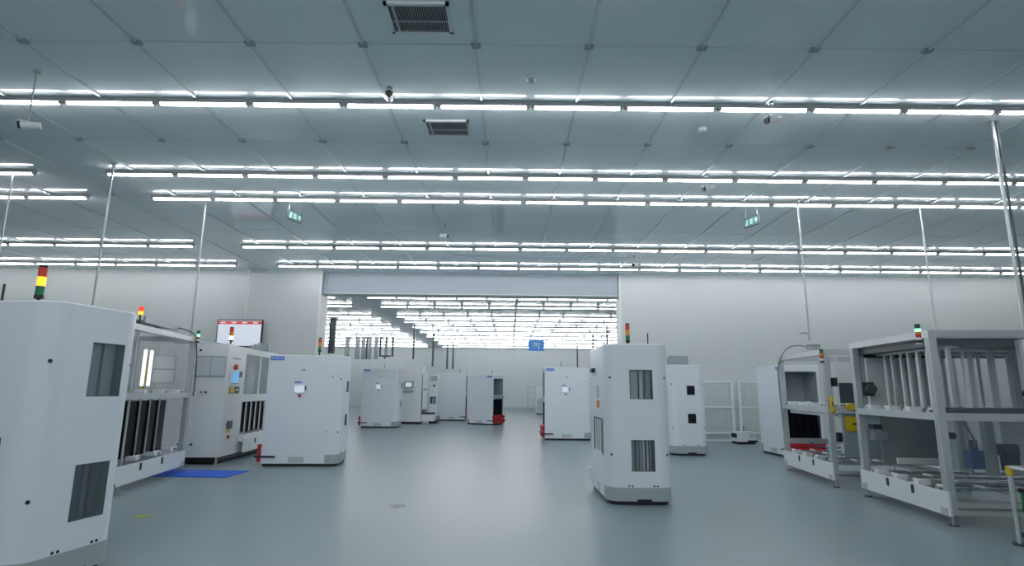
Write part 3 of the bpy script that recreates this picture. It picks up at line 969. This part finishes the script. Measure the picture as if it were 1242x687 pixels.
# ================================================================ HALL BEYOND
pmn = thing('process_machine', 'grey process machine with lit screen beyond the opening', 'machine', (-4.75, 24.9, 0), 0, 'process machines')
B(0, 0, .1, .95, 1.0, 2.5).build('cabinet', 'white2', pmn)
B(.05, .05, 0, .9, .95, .1).build('plinth', 'black', pmn)
hp = B(.22, -.12, 1.52, .60, -.02, 1.80).build('control_panel', 'duct', pmn)
B(.28, -.126, 1.56, .54, -.12, 1.74).build('screen', 'screen', hp)
B(.36, -.03, 1.58, .46, 0, 1.7).build('bracket', 'duct', pmn)
B(.12, -.1, 1.36, .62, -.0, 1.40).build('keyboard_tray', 'duct', pmn)
B(.95, .3, .35, 1.0, 1.3, 2.1).build('end_panel', 'inside', pmn)
B(.98, .05, 1.5, 1.22, .6, 2.12).build('upper_column', 'white2', pmn)
B(1.0, .05, .62, 1.20, .6, 1.42).build('lower_column', 'white2', pmn)
B(.92, .1, 1.38, 1.08, .3, 1.52).build('junction_box', 'paper', pmn)
B(.95, .2, .40, 1.5, .7, .48).build('bed', 'dark', pmn)
B(.95, .2, .12, 1.5, .9, .40).build('base', 'white2', pmn)
B(1.22, .6, .5, 1.56, 1.4, 2.15).build('rear_housing', 'white2', pmn)
B(1.26, .56, .85, 1.50, .6, 1.15).build('access_window', 'dark', pmn)
B(1.36, .54, .86, 1.44, .56, 1.1).build('actuator', 'inside', pmn)
B(1.26, .57, 1.85, 1.54, .6, 2.05).build('label_panel', 'duct', pmn)
MB().cyl((1.42, .55, 1.62), (1.42, .6, 1.62), .05, 12).build('knob', 'dsteel', pmn)
B(1.22, .6, 0, 1.56, 1.4, .12).build('plinth', 'black', pmn)
B(1.22, .55, .3, 1.56, .6, .5).build('skirt_panel', 'white2', pmn)

sg = thing('hanging_sign', 'blue sign with white lettering hanging in the hall beyond', 'sign', (at_depth(650.5, 419, 38).x, 38, at_depth(650, 426, 38).z))
B(-.52, -.03, 0, .52, .03, .72).build('board', 'sign', sg)
for x0, x1, z0, z1 in ((-.18, .02, .52, .58), (-.15, -.08, .32, .58), (-.18, .0, .32, .38), (.13, .2, .12, .46), (.06, .26, .46, .52), (-.02, .05, .3, .52)):
    B(x0, -.036, z0, x1, -.03, z1).build('lettering', 'mark', sg)
for x in (-.4, .4):
    MB().cyl((x, 0, .72), (x, 0, CZ - sg.location.z), .015, 6).build('hanger', 'dsteel', sg)

sh = thing('wire_shelf', 'open metal shelf unit by the end wall beyond', 'shelf', (at_depth(640, 480, 44).x, 43.6, 0))
for x in (0, 1.05):
    for y in (0, .5):
        B(x - .03, y - .03, 0, x + .03, y + .03, 1.75).build('post', 'alu', sh)
for z in (.15, .75, 1.25, 1.7):
    B(-.03, -.03, z, 1.08, .53, z + .04).build('shelf_board', 'steel', sh)
cb2 = thing('equipment_cabinet', 'narrow white cabinet partly behind the robot at the opening', 'cabinet', (at_depth(650, 480, 36).x, 36, 0))
B(0, 0, .08, .9, .8, 1.75).build('body', 'white2', cb2)
B(.05, .05, 0, .85, .75, .08).build('plinth', 'black', cb2)
B(.2, -.15, .95, .9, 0, .99).build('worktop', 'steel', cb2)
B(.05, -.012, .15, .85, 0, .9).build('door', 'paper', cb2)

# ================================================================ CEILING DEVICES
def vent(cx, cy, label):
    t = thing('air_vent', label, 'vent', (cx, cy, CZ - .03), 0, 'ceiling air vents')
    w, d = .315, .235
    fr = MB()
    for (x0, y0, x1, y1) in ((-w, -d, w, -d + .035), (-w, d - .035, w, d), (-w, -d, -w + .035, d), (w - .035, -d, w, d)):
        fr.box(x0, y0, 0, x1, y1, .03)
    fr.build('frame', 'seam', t)
    B(-w + .03, -d + .03, .026, w - .03, d - .03, .03).build('dark_duct', 'bhose' if False else 'black', t)
    sl = B(-.0022, -d + .035, .002, .0022, d - .035, .016).mesh('slat', 'duct')
    for k in range(24):
        share('slat', sl, t, (-w + .055 + k * .0226, 0, 0), (0, .5, 0))
    B(-w + .075, -d + .03, -.003, -w + .092, d - .03, .02).build('divider', 'bar', t)
    B(-w + .035, .03, -.001, w - .035, .042, .02).build('cross_divider', 'inside', t)
    return t


vent(-.935, 5.08, 'square louvred air vent in the ceiling nearest the top of the picture')
vent(-.915, 7.50, 'louvred air vent in the ceiling between the first and second light rows')


def detector(px, py, label):
    p = on_plane(px, py, CZ)
    t = thing('smoke_detector', label, 'detector', (p.x, p.y, CZ - .07), 0, 'smoke detectors')
    MB().cyl((0, 0, .03), (0, 0, .07), .06, 20).build('base', 'seam', t, True)
    MB().cyl((0, 0, 0), (0, 0, .03), .035, 20, .055).build('sensor_head', 'bar', t, True)


detector(644, 93, 'round white smoke detector before the nearest light row')
detector(852, 156, 'round white smoke detector between the first and second light rows')


def camera_unit(px, py, zc, drop_from, ang, label):
    p = on_plane(px, py, zc)
    t = thing('security_camera', label, 'camera', (p.x, p.y, zc), ang, 'ceiling security cameras')
    MB().cyl((0, 0, .03), (0, 0, CZ - zc), .009, 8).build('drop_rod', 'duct', t, True)
    MB().cyl((0, 0, CZ - zc - .03), (0, 0, CZ - zc), .035, 14).build('ceiling_plate', 'duct', t, True)
    MB().cyl((-.06, 0, .0), (.12, 0, .03), .042, 14).build('body', 'seam', t, True)
    MB().cyl((-.085, 0, -.004), (-.06, 0, .0), .043, 14).build('lens', 'black', t, True)
    B(-.09, -.045, .035, .1, .045, .045).build('sun_hood', 'seam', t)


camera_unit(472, 117, 4.98, 0, math.radians(100), 'white security camera facing the viewer at the nearest light row')
camera_unit(936, 147, 4.84, 0, math.radians(15), 'white security camera on a rod just below the nearest light row at right')
camera_unit(858, 230, 4.84, 0, math.radians(15), 'white security camera on a rod between second and third light rows')
camera_unit(540, 287, 4.84, 0, math.radians(160), 'white security camera between third and fourth light rows')
camera_unit(770, 322, 4.84, 0, math.radians(40), 'white security camera near the light row along the back wall')
camera_unit(33, 153, 4.40, 0, math.radians(30), 'white security camera on a long rod at the left edge')
camera_unit(719, 433, 2.95, 0, math.radians(200), 'white security camera seen inside the opening at right') if False else None


def exit_sign(px, py, ang, label, flip):
    p = on_plane(px, py, 4.80)
    t = thing('exit_sign', label, 'exit sign', (p.x, p.y, 4.71), ang, 'hanging exit signs')
    B(-.20, -.015, 0, .20, .015, .19).build('casing', 'dsteel', t)
    for s_ in (-1, 1):
        f = B(-.19, s_ * .015, .01, .19, s_ * .018, .18).build('face', 'exit', t)
        for x0, x1, z0, z1 in ((-.16, -.09, .03, .10), (-.14, -.08, .09, .15), (-.04, .04, .04, .15), (.09, .16, .06, .14)):
            B(x0, s_ * .018, z0, x1, s_ * .02, z1).build('pictogram', 'exitm', f)
    for x in (-.15, .15):
        MB().cyl((x, 0, .19), (x, 0, CZ - 4.71), .006, 6).build('hanger', 'steel', t)


exit_sign(357, 263, math.radians(70), 'green exit sign hanging at the left beyond the third light row', 1)
exit_sign(912, 269, math.radians(-70), 'green exit sign hanging at the right beyond the third light row', -1)
